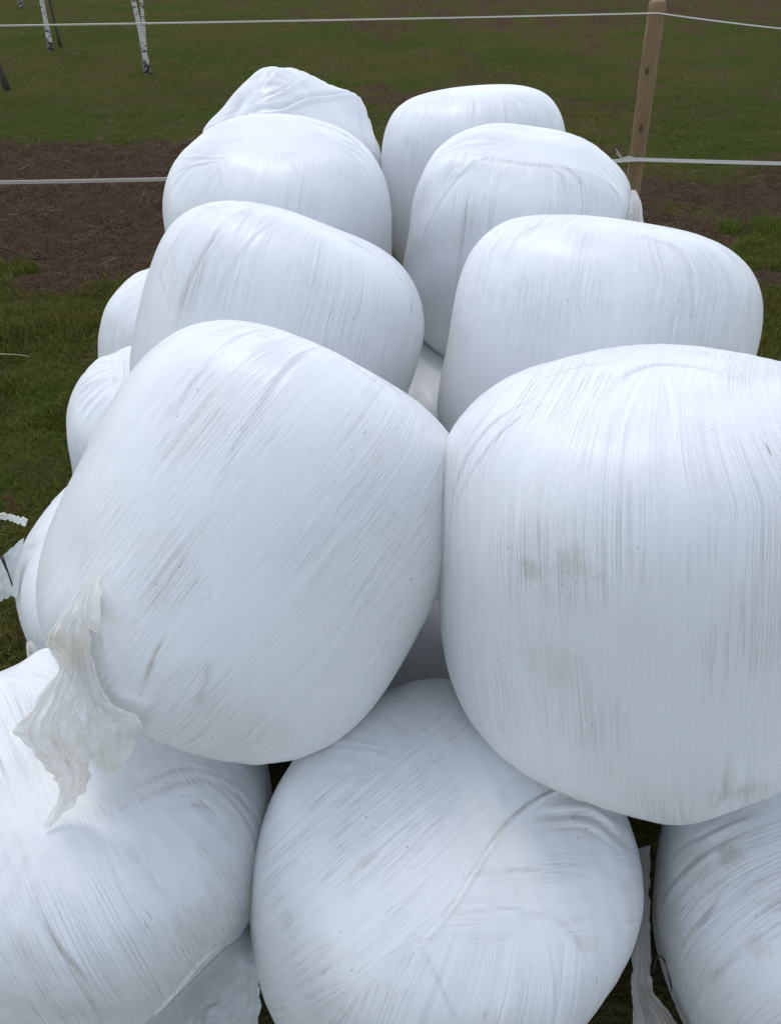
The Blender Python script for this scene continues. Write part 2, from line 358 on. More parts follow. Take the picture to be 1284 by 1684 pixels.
# straw litter on the trodden soil
n = 1500; x, y = scatter(n*2, 7.5, 17, 3, lambda x, y: .15+.85*soil_mask(x, y))
n = len(x); az = r_.uniform(0, 3.14, n); L = 0.02+0.13*r_.random(n)**2.5; z = ground_z(x, y)+0.025+.02*r_.random(n)
dx, dy = np.cos(az)*L, np.sin(az)*L; ww = 0.0012+0.0016*r_.random(n); sx, sy = -np.sin(az)*ww, np.cos(az)*ww; dz = r_.normal(0, .2, n)*L
A = np.stack([x-dx, y-dy, z-dz], 1); B = np.stack([x+dx, y+dy, z+dz], 1); S = np.stack([sx, sy, ww], 1)
V = np.stack([A-S, A+S, B+S, B-S], 1).reshape(-1, 3)
tag(link("straw_litter", mesh_np("straw_litter", V, np.arange(n*4).reshape(-1, 4), None, False), simple("straw", (0.17, 0.125, 0.07), .8, 3, .7)),
    "pale straw scattered over the trodden brown soil", "straw", kind="stuff")

# ------------------------------------------------------------------ bales
#  name : x, y, z, tilt x, tilt y, radius, half height
FIT = {
'R1': (0.760, 1.743, 1.641, -0.220, -0.084, 0.616, 0.594, 3.73), 'L1': (-0.412, 1.891, 1.620, -0.539, 0.549, 0.581, 0.616, 3.05),
'L2': (-0.498, 3.137, 1.629, -0.236, 0.354, 0.613, 0.588, 3.33), 'L3': (-0.604, 4.410, 1.709, 0.206, -0.042, 0.615, 0.605, 3.20),
'L4': (-0.704, 5.655, 1.695, 0.219, 0.663, 0.590, 0.600, 3.15), 'R2': (0.842, 3.000, 1.646, -0.245, 0.136, 0.617, 0.591, 3.55),
'R3': (0.684, 4.280, 1.701, 0.062, 0.116, 0.598, 0.602, 3.20), 'R4': (0.564, 5.509, 1.712, -0.086, -0.080, 0.613, 0.602, 3.44),
'BM': (0.147, 1.298, 0.594, 0.101, 0.255, 0.607, 0.591, 3.20), 'BL': (-1.059, 1.407, 0.596, -0.025, 0.169, 0.618, 0.597, 3.24),
'BR': (1.484, 1.192, 0.603, 0.021, -0.151, 0.608, 0.597, 3.26), 'BL2': (-1.040, 2.663, 0.603, 0.128, -0.092, 0.620, 0.602, 3.33),
'BL3': (-1.261, 3.888, 0.599, 0.017, 0.068, 0.620, 0.600, 3.27), 'BL4': (-1.444, 5.121, 0.608, -0.027, 0.202, 0.621, 0.606, 3.41),
'BM2': (0.10, 2.54, 0.595, 0.03, 0.02, 0.612, 0.597, 3.2), 'BM3': (0.12, 3.92, 0.635, 0.0, 0.04, 0.615, 0.60, 3.2), 'BR2': (1.42, 2.46, 0.60, 0.0, 0.03, 0.612, 0.60, 3.2),
'BR3': (1.38, 3.72, 0.60, 0.03, 0.0, 0.612, 0.60, 3.2), 'BR4': (1.25, 4.98, 0.60, 0.0, 0.0, 0.612, 0.60, 3.2),
}
def tilt(tx, ty): return Matrix.Rotation(ty, 3, 'Y') @ Matrix.Rotation(tx, 3, 'X')
def bale_mesh(seed, R, H, n=3.0, lump=0.016, pleat=0.0022, ridges=5, feats=(), creases=(), res=1.0):
    r = np.random.default_rng(seed); NT, NP = int(300*res), int(170*res)
    th = np.linspace(0, 2*np.pi, NT, endpoint=False); ph = np.linspace(-np.pi/2, np.pi/2, NP+2)[1:-1]
    T, Pp = np.meshgrid(th, ph); c, s = np.cos(Pp), np.sin(Pp)
    rad = (np.abs(c)**n+np.abs(s)**n)**(-1/n); rr, zz = c*rad, s*rad           # unit profile
    D = np.stack([np.cos(T)*rr*R, np.sin(T)*rr*R, zz*H], -1)
    Dir = np.stack([np.cos(T)*c, np.sin(T)*c, s], -1)
    X = D.reshape(-1, 3); Un = Dir.reshape(-1, 3)
    d = lump*Waves(seed+100, 0.9)(X)+lump*.16*Waves(seed+200, 2.1)(X)+lump*.03*Waves(seed+300, 5)(X)
    rimw = np.exp(-((np.abs(zz)-.90)/.13)**2).ravel()*smooth(rr.ravel(), .35, .8)  # where film folds over the shoulder
    tt = T.ravel()
    for k in range(10):
        fr = int(r.integers(9, 46)); d += pleat*.32*np.sin(fr*tt+r.uniform(0, 6.28)+2*Waves(seed+k, .7, 5)(X))*rimw*np.clip(Waves(seed+50+k, .8, 6)(X)+.4, 0, 1)
    for k in range(ridges):                                                    # long folds down the side from the shoulder
        t0 = r.uniform(0, 6.28); top = r.choice([-1, 1]); wdt = r.uniform(.005, .012)/R; amp = r.uniform(.0015, .0045)
        sl = r.uniform(-.35, .35); dt = (tt-t0-sl*(zz.ravel()*top)+np.pi) % (2*np.pi)-np.pi
        ln = smooth(zz.ravel()*top, r.uniform(-.5, .5), .9)*smooth(rr.ravel(), .45, .8)
        d += amp*ln*(np.exp(-(dt/wdt)**2)-1.1*np.exp(-((dt-1.9*wdt)/wdt)**2))
    dirt = np.zeros(len(X))
    for (pt, rd, am) in feats:                                                 # bulges and dents of this bale
        q = X-np.array(pt); d += am*np.exp(-(q**2).sum(1)/rd**2)
    for (line, wdt, dep, dty) in creases:                                      # folds and gathered lines in the film
        L = spline(np.array(line), 14*len(line)); q = X
        near = np.where(np.linalg.norm(X-L.mean(0), axis=1) < np.linalg.norm(L-L.mean(0), axis=1).max()+.12)[0]
        D2 = np.linalg.norm(X[near][:, None]-L[None], axis=2); kk = D2.argmin(1); dist = D2[np.arange(len(near)), kk]
        # signed side of the line
        tg = np.gradient(L, axis=0)[kk]; side = np.sign((np.cross(tg, X[near]-L[kk])*Un[near]).sum(1)); sdist = dist*side
        taper = np.sin(np.pi*np.clip((kk+.5)/len(L), 0.04, .96))**.6
        d[near] += taper*dep*(-np.exp(-(sdist/wdt)**2)+.75*np.exp(-((sdist-1.7*wdt)/(1.3*wdt))**2))
        dirt[near] += taper*dty*np.exp(-(sdist/max(wdt, .0065))**2)
    X = X+Un*d[:, None]
    X = np.concatenate([X, [[0, 0, -H+d[0]*-1], [0, 0, H+d[-1]]]])
    j = np.arange(NT); j2 = (j+1) % NT
    F3 = np.concatenate([np.stack([np.full(NT, NT*NP), j2, j], 1), np.stack([np.full(NT, NT*NP+1), (NP-1)*NT+j, (NP-1)*NT+j2], 1)])
    me = mesh_np("silage_bale", X, grid_faces(NT, NP, True), F3)
    at = me.attributes.new("dirt", 'FLOAT', 'POINT'); at.data.foreach_set("value", np.concatenate([dirt, [0, 0]]).astype(np.float32))
    return me
def spline(P, m):
    """Catmull-Rom through the rows of P to m samples"""
    n = len(P); Q = np.concatenate([2*P[:1]-P[1:2], P, 2*P[-1:]-P[-2:-1]]); t = np.linspace(0, n-1, m); i = np.minimum(t.astype(int), n-2); f = (t-i).reshape(-1, *([1]*(P.ndim-1)))
    a, b, c, d = Q[i], Q[i+1], Q[i+2], Q[i+3]
    return .5*(2*b+(c-a)*f+(2*a-5*b+4*c-d)*f*f+(3*b-a-3*c+d)*f**3)
def find(key, px, py):
    """where the view line through a pixel of the photograph first meets the plain bale shape, in the bale's own axes"""
    x, y, z, tx, ty, R, H, n = FIT[key]; M = np.array(tilt(tx, ty)); d = np.array(ray(px, py)); t = np.linspace(.6, 8, 1600)
    X = ((np.array(CAM)-[x, y, z])[None]+d[None]*t[:, None])@M
    F = (np.hypot(X[:, 0], X[:, 1])/R)**n+np.abs(X[:, 2]/H)**n
    ins = np.where(F < 1)[0]; return X[ins[0]] if len(ins) else X[F.argmin()]
def auto_bands(seed):
    r = random.Random(seed*13+5); a = r.uniform(0, 3.14); out = [((-math.sin(a), math.cos(a), 0), 0, 0, .4)]
    for k in range(6):
        a += 0.5+r.uniform(-.12, .12); o_, hw = r.uniform(-.12, .12), r.uniform(.22, .31)
        out.append((tuple(Vector((-math.sin(a), math.cos(a), r.uniform(-.1, .1))).normalized()), o_-hw, o_+hw, r.uniform(.1, .6)))
    return out
def px_band(key, A, B, lo=-9, hi=9, gather=.3):
    """a band whose streaks run along A-B; positive distances lie to the right of A-B"""
    a, b = find(key, *A), find(key, *B); n = np.cross(a, b); n /= np.linalg.norm(n)
    rt = find(key, (A[0]+B[0])/2-(B[1]-A[1])*.05, (A[1]+B[1])/2+(B[0]-A[0])*.05)
    if rt@n < 0: n = -n
    return (tuple(n), lo, hi, gather)
BALES = {}
GROUP = "white film wrapped bales in the stack"
def bale(key, seed, label, bands=(), base=None, dirt=0.5, streak=1.0, smudges=(), feats=(), creases=(), seam=0.22, **kw):
    x, y, z, tx, ty, R, H, n = FIT[key]
    me = bale_mesh(seed, R, H, n, feats=[(find(key, *p), rd, am) for p, rd, am in feats],
                   creases=[([find(key, *p) for p in pl], wd, dep, dt) for pl, wd, dep, dt in creases], **kw)
    bl = (auto_bands(seed) if base is None else [px_band(key, *base)])+[px_band(key, *b) for b in bands]
    sm = [(*find(key, *p), rd, am) for p, rd, am in smudges]
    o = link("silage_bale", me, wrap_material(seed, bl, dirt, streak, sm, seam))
    o.matrix_world = Matrix.Translation((x, y, z)) @ tilt(tx, ty).to_4x4()
    tag(o, label, "silage bale", GROUP); BALES[key] = o
    return o

bale('R1', 1, "largest upright bale of the upper layer, with a faint brown smudge on its face", base=((760, 640), (1240, 590)),
     bands=[((1020, 700), (1015, 1200), -.9, .9, .5)], dirt=.33, streak=1.1, res=1.7, lump=.007,
     smudges=[((872, 938), .035, .38), ((950, 925), .06, .30), ((910, 1090), .10, .14), ((1240, 620), .12, .15)],
     feats=[((1100, 1345), .16, .022), ((1215, 1325), .07, -.03), ((800, 800), .15, -.018), ((1080, 640), .12, .010), ((950, 760), .18, .006)],
     creases=[([(1198, 1250), (1192, 1290), (1176, 1335)], .012, .010, .1), ([(1000, 655), (1030, 625), (1080, 607), (1150, 612), (1230, 640)], .012, .004, .35),
              ([(880, 625), (960, 605), (1060, 600)], .008, .003, .25), ([(965, 790), (968, 870), (975, 960)], .006, .0025, .0), ([(1085, 620), (1100, 660), (1105, 720)], .007, .003, .0),
              ([(1060, 620), (1030, 670), (1015, 730)], .007, .003, .0), ([(930, 880), (950, 1000), (960, 1130)], .007, .002, .0), ([(1000, 1130), (1005, 1230), (1020, 1310)], .006, .003, .0), ([(905, 1100), (940, 1200), (965, 1290)], .006, .002, .0)])
bale('L1', 2, "tilted bale with diagonal streaks, trailing a torn film tail", base=((420, 700), (160, 980)),
     bands=[((560, 720), (240, 1130), -.9, .9, .4)], dirt=.48, streak=1.1, res=1.7, lump=.008,
     feats=[((712, 735), .09, .014), ((330, 640), .15, -.010), ((560, 1050), .2, -.008), ((300, 850), .15, .006), ((100, 930), .14, -.018), ((430, 1245), .07, .008)],
     creases=[([(268, 1045), (250, 1090), (232, 1140)], .003, .001, .8), ([(345, 1085), (338, 1120), (327, 1158)], .004, .0015, .6), ([(470, 560), (400, 600), (330, 680), (262, 780)], .007, .003, .25),
              ([(410, 590), (330, 670), (250, 800)], .006, .003, .2), ([(420, 770), (340, 870), (250, 1000), (200, 1080)], .006, .002, .5), ([(640, 900), (560, 1030), (470, 1180)], .006, .0025, .0),
              ([(680, 950), (620, 1060), (540, 1180)], .006, .003, .0), ([(520, 560), (600, 610), (680, 690)], .014, .004, .3), ([(160, 960), (162, 1010), (172, 1080)], .006, .004, .4),
              ([(280, 600), (200, 710), (130, 830)], .007, .003, .1), ([(300, 900), (250, 970), (210, 1040)], .005, .002, .35)])
bale('L2', 3, "bale behind the tilted one, its sloping top creased by a long fold", base=((480, 420), (440, 580)), bands=[((330, 380), (240, 560), -.9, -.02, .3)], dirt=.45, lump=.013, res=1.35,
     feats=[((420, 360), .10, .012)],
     creases=[([(440, 344), (400, 352), (365, 374), (345, 400), (322, 440), (300, 490), (288, 540)], .010, .010, .35), ([(345, 350), (290, 400), (262, 470)], .010, .005, .2), ([(300, 400), (285, 420), (290, 450)], .006, .004, .3), ([(275, 430), (262, 450), (268, 480)], .006, .004, .3),
              ([(520, 372), (580, 400), (640, 440)], .012, .003, .3), ([(600, 410), (610, 460), (600, 540)], .008, .003, 0)])
bale('L3', 4, "broad domed bale in the upper layer between the creased bale and the lumpy farthest one", base=((470, 300), (450, 400)), bands=[((300, 300), (280, 350), -.9, -.02, .2), ((330, 262), (560, 250), -.9, 0.02, .2)], dirt=.35, lump=.010, res=1.2,
     feats=[((560, 270), .12, .012)],
     creases=[([(290, 265), (330, 262), (370, 262)], .008, .004, .2), ([(300, 280), (330, 272), (360, 268)], .007, .004, .1), ([(490, 175), (500, 190), (540, 202), (590, 235), (620, 290)], .012, .006, .1), ([(355, 262), (362, 290), (372, 325)], .005, .003, .1), ([(520, 215), (565, 245), (590, 290)], .010, .005, 0)])
bale('L4', 5, "farthest lumpy bale with a peaked crumpled top, rising behind the domed bale", dirt=.3, lump=.014, pleat=.006, ridges=9, res=1.2,
     feats=[((440, 128), .10, .03), ((575, 175), .13, .07), ((345, 215), .12, .045), ((395, 175), .07, -.03), ((500, 150), .06, -.012)],
     creases=[([(600, 200), (560, 165), (520, 160), (470, 175), (420, 188)], .016, .022, .1), ([(470, 122), (440, 140), (415, 165)], .012, .010, 0), ([(520, 135), (470, 150), (430, 170)], .010, .010, 0), ([(585, 180), (605, 210), (615, 245)], .010, .010, 0), ([(400, 165), (380, 190), (350, 215)], .012, .012, 0), ([(560, 160), (585, 195), (598, 235)], .009, .008, 0)])
bale('R2', 6, "wide flat topped bale directly behind the largest upright bale on the right", base=((900, 365), (1190, 400)), bands=[((960, 410), (935, 570), -.9, .9, .6)], dirt=.40, lump=.011, res=1.35,
     feats=[((1170, 420), .09, .008)],
     creases=[([(1060, 388), (1110, 408), (1134, 440), (1140, 480), (1138, 540)], .009, .007, .35), ([(900, 368), (855, 388), (832, 430), (818, 470)], .008, .005, .3), ([(1170, 405), (1210, 440), (1222, 500)], .009, .006, .15), ([(860, 372), (810, 410), (785, 470)], .009, .005, .15), ([(1000, 362), (1080, 376), (1160, 396)], .010, .003, .4)])
bale('R3', 7, "bale in front of the wooden fence post, small film scrap at its side", base=((850, 300), (835, 420)), bands=[((730, 262), (980, 268), -.9, .015, .2)], dirt=.5, lump=.011, res=1.25,
     feats=[((735, 270), .06, .012), ((790, 262), .05, .010)],
     creases=[([(740, 292), (765, 282), (800, 262), (870, 268), (935, 278), (990, 300)], .012, .003, .35), ([(785, 280), (767, 340), (755, 410), (750, 475)], .010, .006, .5), ([(905, 275), (925, 290), (935, 325)], .008, .006, .3), ([(925, 272), (955, 300), (963, 355)], .009, .008, .5), ([(985, 290), (1015, 320), (1020, 355)], .009, .005, .1), ([(705, 285), (690, 330), (680, 390)], .008, .005, .1), ([(760, 268), (735, 290), (722, 330)], .007, .005, .1)])
bale('R4', 8, "smooth flat topped bale farthest back of the right upper row, beside the lumpy peak", base=((770, 160), (760, 300)), dirt=.3, lump=.006,
     creases=[([(790, 157), (730, 160), (695, 185), (680, 215)], .012, .006, .1), ([(830, 155), (865, 170), (870, 200)], .010, .006, 0), ([(880, 160), (900, 185), (905, 210)], .008, .006, 0), ([(700, 160), (660, 195), (650, 240)], .010, .004, 0)])
bale('BM', 9, "bottom bale at the middle front, seam running diagonally over its top", base=((820, 1500), (790, 1660)),
     seam=0.08,
     bands=[((760, 1440), (985, 1425), -.30, .16, .0), ((690, 1545), (930, 1290), -.9, 0.0, .0)], dirt=.8, res=1.7, lump=.015,
     feats=[((800, 1480), .12, .010), ((960, 1330), .10, .012), ((480, 1310), .08, .010)],
     creases=[([(1010, 1350), (940, 1300), (900, 1305), (840, 1345), (790, 1410), (740, 1490), (690, 1550)], .0045, .008, .55), ([(762, 1441), (860, 1432), (955, 1437)], .005, .006, .3), ([(880, 1345), (960, 1345), (1010, 1375)], .012, .008, .4),
              ([(870, 1370), (950, 1365), (1010, 1400)], .009, .004, .2), ([(900, 1500), (950, 1550), (985, 1640)], .009, .004, .3), ([(690, 1550), (720, 1620), (750, 1690)], .007, .004, .2), ([(780, 1480), (850, 1500), (900, 1510)], .006, .003, .2), ([(440, 1420), (520, 1330), (600, 1240)], .007, .003, .5), ([(540, 1560), (640, 1440), (740, 1330)], .006, .002, .3)])
bale('BL', 10, "bottom bale at the front left corner carrying the hanging torn film tail", base=((144, 1455), (229, 1615)), bands=[((300, 1280), (400, 1400), -.9, -.05, .1)],
     dirt=.8, res=1.7, lump=.015, feats=[((75, 1085), .06, .03), ((310, 1300), .10, .008)],
     creases=[([(50, 1465), (70, 1515), (95, 1560), (150, 1620), (205, 1680)], .007, .006, .5), ([(144, 1455), (180, 1530), (235, 1600)], .008, .005, .2), ([(240, 1430), (265, 1465), (310, 1530), (345, 1575)], .007, .004, .2), ([(200, 1330), (320, 1290), (400, 1330), (425, 1390)], .010, .0025, .6),
              ([(215, 1300), (300, 1270), (380, 1290)], .008, .002, .5), ([(410, 1522), (345, 1562), (280, 1640), (240, 1690)], .008, .008, .2), ([(115, 1590), (150, 1650), (175, 1700)], .006, .003, .3), ([(250, 1340), (330, 1330), (390, 1400)], .008, .002, .5)])
bale('BR', 11, "bottom bale cut off by the lower right edge, with a brownish stain near its top", base=((1230, 1420), (1110, 1530)), dirt=.85, res=1.6, lump=.010, smudges=[((1205, 1405), .05, .45), ((1140, 1420), .08, .25), ((1240, 1550), .05, .25)],
     creases=[([(1250, 1360), (1170, 1395), (1110, 1440), (1080, 1500)], .010, .006, .4), ([(1240, 1340), (1160, 1370), (1100, 1410)], .008, .004, .3), ([(1240, 1540), (1180, 1600), (1130, 1670)], .007, .004, .4), ([(1195, 1455), (1165, 1500), (1140, 1530)], .006, .002, .6)])
bale('BL2', 12, "lower bale peeping out left of the tilted bale, with loose film strips in the grass", dirt=.5)
bale('BL3', 13, "lower left bale with radiating pleats on top, second from the back of the lower row", dirt=.35, pleat=.012)
bale('BL4', 14, "lower left bale farthest back, beside the edge of the brown soil", dirt=.3, lump=.022)
bale('BM2', 15, "dark shaded lower bale glimpsed below the touching tilted and largest upright bales", dirt=.7)
bale('BM3', 19, "wrinkled grey lower bale glimpsed in the narrow upper gap between the two rows", dirt=.8, pleat=.01)
bale('BR2', 16, "hidden lower bale under the right upper row, behind the stained front corner bale", dirt=.5)
bale('BR3', 17, "hidden lower bale under the right upper row, third from the front", dirt=.5)
bale('BR4', 18, "hidden lower bale under the right upper row, at its far end", dirt=.5)

# ------------------------------------------------------------------ loose film, cord, litter
bpy.context.view_layer.update()
def bvh(o):
    me = o.data; M = o.matrix_world
    return BVHTree.FromPolygons([M @ v.co for v in me.vertices], [tuple(p.vertices) for p in me.polygons])
TREES = {k: bvh(BALES[k]) for k in ('L1', 'BL', 'BL2', 'BM', 'BR', 'R3')}
def hit(px, py, keys):
    d = ray(px, py); best = None
    for k in keys:
        h = TREES[k].ray_cast(CAM, d.normalized())
        if h[0] is not None:
            t = h[3]/d.length; best = t if best is None else min(best, t)
    return best
def sheet(name, parent, rows, depths, mat, seed, keys=(), lift=.012, fold=.02, nf=3.0, crumple=.006, nu=46, nv=90, label=None, fray=0.0, curl=0.0):
    """a hanging piece of torn film: rows of (left pixel, right pixel) with the depth each row hangs at"""
    K = 5; G = []
    last = 2.2
    for (a, b), dp in zip(rows, depths):
        line = []
        for k in range(K):
            f = k/(K-1); px = a[0]+(b[0]-a[0])*f; py = a[1]+(b[1]-a[1])*f
            d = dp[0]+(dp[1]-dp[0])*f if isinstance(dp, tuple) else dp
            h_ = hit(px, py, keys) if keys else None
            if h_ is not None and (d > 50 or h_ < d+.35): d = min(d, h_)
            if d > 50: d = last
            last = d
            line.append(list(at_d(px, py, d-lift)))
        G.append(line)
    G = np.array(G); G = spline(G, nv); G = spline(G.transpose(1, 0, 2), nu)           # nu x nv
    U, V = np.meshgrid(np.linspace(0, 1, nu), np.linspace(0, 1, nv), indexing='ij')
    tow = np.array(CAM)-G; tow /= np.linalg.norm(tow, axis=2)[..., None]
    UV = np.stack([U*1.0, V*.35], -1).reshape(-1, 2)
    ph_ = Waves(seed, .9, 8, 2, .4)(UV*[1, 2]).reshape(nu, nv)*.45
    w1 = 1-np.abs(((U*nf+ph_) % 1)*2-1)*1.0; w1 = w1**1.5*(.6+.4*np.sin(3+U*7+seed))+.35*(1-np.abs(((U*nf*2.3+1.7*ph_+V) % 1)*2-1))
    w2 = Waves(seed+1, 4.5, 24, 2, .5)(np.stack([U, V*1.5], -1).reshape(-1, 2)).reshape(nu, nv)
    w3 = np.abs(Waves(seed+2, 2.6, 16, 2, .5)(np.stack([U, V*1.3], -1).reshape(-1, 2)).reshape(nu, nv))
    D = fold*(np.abs(w1)*1.2+.4)*np.clip(V*4+.15, 0, 1)+crumple*(.45*w2+1.6*w3*np.clip(V*3, 0, 1))+curl*V**2
    wid = np.linalg.norm(G[-1]-G[0], axis=1); D = D*((wid/np.percentile(wid, 85)).clip(.15, 1)**1.3)[None]
    G = G+tow*D[..., None]
    if fray:
        side = G[-1]-G[0]; side /= np.linalg.norm(side, axis=1)[:, None]+1e-9
        fr = Waves(seed+7, 7, 20, 1, .6)(np.linspace(0, 1, nv)[:, None])*fray
        G += (side*fr[:, None])[None]*(1-np.minimum(U*5, 1))[..., None]-(side*np.roll(fr, 17)[:, None])[None]*(1-np.minimum((1-U)*5, 1))[..., None]
    me = mesh_np(name, G.transpose(1, 0, 2).reshape(-1, 3), grid_faces(nu, nv))
    o = link(name, me, mat, parent, True)
    if label: o["label"] = label
    return o
film = loose_film_material(1, (0.92, 0.905, 0.875)); film_grey = loose_film_material(2, (0.72, 0.75, 0.75)); film_dirty = loose_film_material(3, (0.60, 0.57, 0.54))
L1 = BALES['L1']; dT = hit(170, 1000, ['L1']); dB = hit(90, 1345, ['BL']); dl = lambda y: dT+.02+(dB-dT)*(y-960)/390
tail_rows = [((150, 952), (163, 948)), ((105, 1009), (162, 985)), ((73, 1056), (142, 1025)), ((98, 1086), (133, 1090)), ((64, 1150), (131, 1150)), ((28, 1207), (133, 1192)), ((60, 1246), (150, 1245)), ((88, 1276), (151, 1276)), ((96, 1305), (128, 1314)), ((77, 1362), (86, 1359))]
sheet("film_tail", L1, tail_rows, [dl((a[1]+b[1])/2) for a, b in tail_rows], film, 21, ('L1', 'BL', 'BL2'), .012, .028, 2.3, .009, 60, 150, "long torn film tail hanging to a point", .008)
rows = [((128, 1016), (148, 1028)), ((125, 1060), (152, 1075)), ((126, 1105), (163, 1120)), ((128, 1150), (186, 1158)), ((131, 1190), (229, 1180)), ((138, 1225), (226, 1216)), ((154, 1256), (208, 1250)), ((166, 1268), (188, 1273))]
sheet("film_tail", L1, rows, [dl((a[1]+b[1])/2) for a, b in rows], film, 31, ('L1', 'BL', 'BL2'), .036, .034, 1.8, .007, 60, 130, "rounded torn film lobe beside the long tail", .004)
rows = [((156, 945), (163, 946)), ((131, 978), (165, 980)), ((118, 1012), (166, 1020)), ((126, 1020), (163, 1044))]
sheet("film_tail", L1, rows, [dl(960)]*4, film, 41, ('L1',), .050, .008, 1.2, .0015, 30, 40, "small folded film corner above the tail", .0)
rows = [((240, 1690), (410, 1522)), ((243, 1712), (423, 1580)), ((246, 1735), (428, 1640)), ((250, 1760), (420, 1720)), ((255, 1800), (416, 1800))]
sheet("film_skirt", BALES['BL'], rows, [99]*5, film_grey, 51, ('BL',), .018, .014, 4.0, .005, 70, 70, "grey loose film skirt hanging below a seam", .004)
dR = hit(1085, 1480, ['BR'])
rows = [((1048, 1396), (1067, 1390)), ((1044, 1460), (1068, 1455)), ((1042, 1520), (1068, 1520)), ((1040, 1580), (1070, 1580)), ((1037, 1630), (1074, 1630)), ((1041, 1684), (1118, 1690)), ((1045, 1760), (1135, 1760))]
sheet("film_strip", BALES['BR'], rows, [dR+.10, dR+.08, dR+.06, dR+.03, dR, dR-.03, dR-.06], film_dirty, 61, (), .0, .03, 3.5, .007, 40, 130, "dirty twisted film strip hanging in the gap", .004)
dE = hit(48, 930, ['BL2'])
rows = [((-96, 905), (-94, 909)), ((-60, 862), (-57, 872)), ((0, 844), (0, 855)), ((26, 848), (24, 859)), ((47, 853), (42, 866))]
sheet("film_strip", BALES['BL2'], rows, [dE+.22, dE+.22, dE+.16, dE+.10, dE+.04], film, 71, (), .0, .02, 1.5, .005, 16, 60, "twisted white film strip lying out over the grass", .003)
rows = [((40, 884), (30, 980)), ((15, 905), (10, 984)), ((0, 920), (0, 990)), ((-34, 952), (-30, 1008)), ((-62, 1005), (-50, 1030))]
sheet("film_strip", BALES['BL2'], rows, [dE, dE+.03, dE+.06, dE+.08, dE+.10], film_grey, 81, (), .0, .015, 1.5, .004, 40, 50, "flat grey film corner sticking out to the side", .004)
dS = hit(58, 1040, ['BL2'])
rows = [((44, 1056), (52, 1053)), ((44, 1070), (62, 1068)), ((46, 1084), (66, 1085)), ((48, 1100), (70, 1105))]
sheet("film_scrap", BALES['BL2'], rows, [dS-.04]*4, film, 91, (), .0, .02, 1.5, .003, 20, 24)
dQ = hit(1030, 345, ['R3'])
rows = [((1038, 312), (1045, 313)), ((1036, 335), (1054, 334)), ((1033, 355), (1056, 354)), ((1031, 376), (1058, 374)), ((1030, 400), (1057, 398))]
sheet("film_scrap", BALES['R3'], rows, [dQ+.02]*5, film, 95, (), .0, .03, 2.5, .006, 24, 40)
cordm = simple("dark_cord", (0.02, 0.02, 0.022), .7)
def stick(name, pts, rad, mat, label, cat, seg=6):
    P = spline(np.array([list(p) for p in pts]), 10*len(pts)); V, F, F3 = tube(P, np.interp(np.linspace(0, 1, len(P)), np.linspace(0, 1, len(rad)), rad), seg)
    return tag(link(name, mesh_np(name, V, F, F3), mat), label, cat)
def on(px, py, key, lift=.008): return at_d(px, py, (hit(px, py, [key]) or hit(px+25, py, [key]) or 2.1)-lift)
stick("twine", [on(1074, 1600, 'BR', .012), on(1080, 1574, 'BR', .02), on(1092, 1580, 'BR', .02), on(1102, 1615, 'BR', .012), on(1108, 1650, 'BR'), on(1104, 1668, 'BR'), on(1118, 1690, 'BR')], [.0028], cordm,
      "thin dark cord looped against the lower right corner bale", "cord")
stick("twine", [at_d(4, 917, dE+.02), at_d(6, 922, dE-.01), at_d(14, 942, dE+.0), at_d(22, 966, dE+.01)], [.008, .007, .003, .003], cordm, "short dark cord knotted through the flat grey film corner", "cord")
tw = simple("twig_bark", (0.016, 0.011, 0.008), .95)
stick("fallen_twig", [at_z(-30, 402, .03), at_z(0, 407, .05), at_z(30, 417, .04), at_z(52, 426, .05), at_z(80, 424, .03), at_z(100, 425, .06), at_z(117, 431, .03)], [.012, .010, .007, .004], tw, "dark fallen twig lying on the brown soil", "twig")
st = simple("dry_stalk", (0.42, 0.36, 0.22), .8)
stick("dry_stalk", [at_z(-40, 579, .10), at_z(0, 582, .12), at_z(25, 583, .13), at_z(50, 586, .12)], [.005, .005, .003], st, "long pale dry stalk lying across the green grass", "stalk")
wd_ = simple("dock_brown", (0.16, 0.07, 0.03), .9, 20, .4)
b_ = at_z(26, 866, 0.0); t_ = at_d(13, 813, (b_-CAM).dot(Vector((0, math.cos(PITCH), -math.sin(PITCH))))-.1); rg = np.random.default_rng(5); pr_ = [tube([np.array(b_), np.array(b_.lerp(t_, .5))+[.01, 0, .01], np.array(t_)], [.004, .0035, .002], 6)]
for k in range(60):
    q = np.array(b_.lerp(t_, rg.uniform(.45, 1.0)))+rg.normal(0, .014, 3); pr_.append(tube([q, q+[.004, 0, .004], q+[.008, .002, .01]], [.002, .006, .002], 5))
V, F, F3 = join(pr_); tag(link("dock_weed", mesh_np("dock_weed", V, F, F3), wd_), "rusty brown seeding dock stem in the grass by the twisted film strip", "weed")

# ------------------------------------------------------------------ fence
fence = bpy.data.objects.new("paddock_fence", None); COL.objects.link(fence)
tag(fence, "wooden post fence strung with two white electric tapes behind the bale stack", "fence")
PY = 8.5
top = at_y(1081, 3, PY); low = at_y(1041, 300, PY)
ax = (top-low).normalized(); base = top-ax*((top.z+0.25)/ax.z)
fence.location = (base.x, base.y, 0); bpy.context.view_layer.update()
pw = post_wood()
def post(b, t, R=0.078, seed=0):
    k = 40; path = [np.array(b)+(np.array(t)-np.array(b))*i/(k-1) for i in range(k)]
    rad = [R*(1+.015*math.sin(i*1.3+seed)) for i in range(k)]; path.append(np.array(t)+np.array(ax)*.012); rad.append(R*.80)
    V, F, F3 = tube(path, rad, 22, .012, seed)
    o = link("post", mesh_np("post", V, F, F3), pw); o.parent = fence; o.matrix_parent_inverse = fence.matrix_world.inverted(); return o
post(base, top)
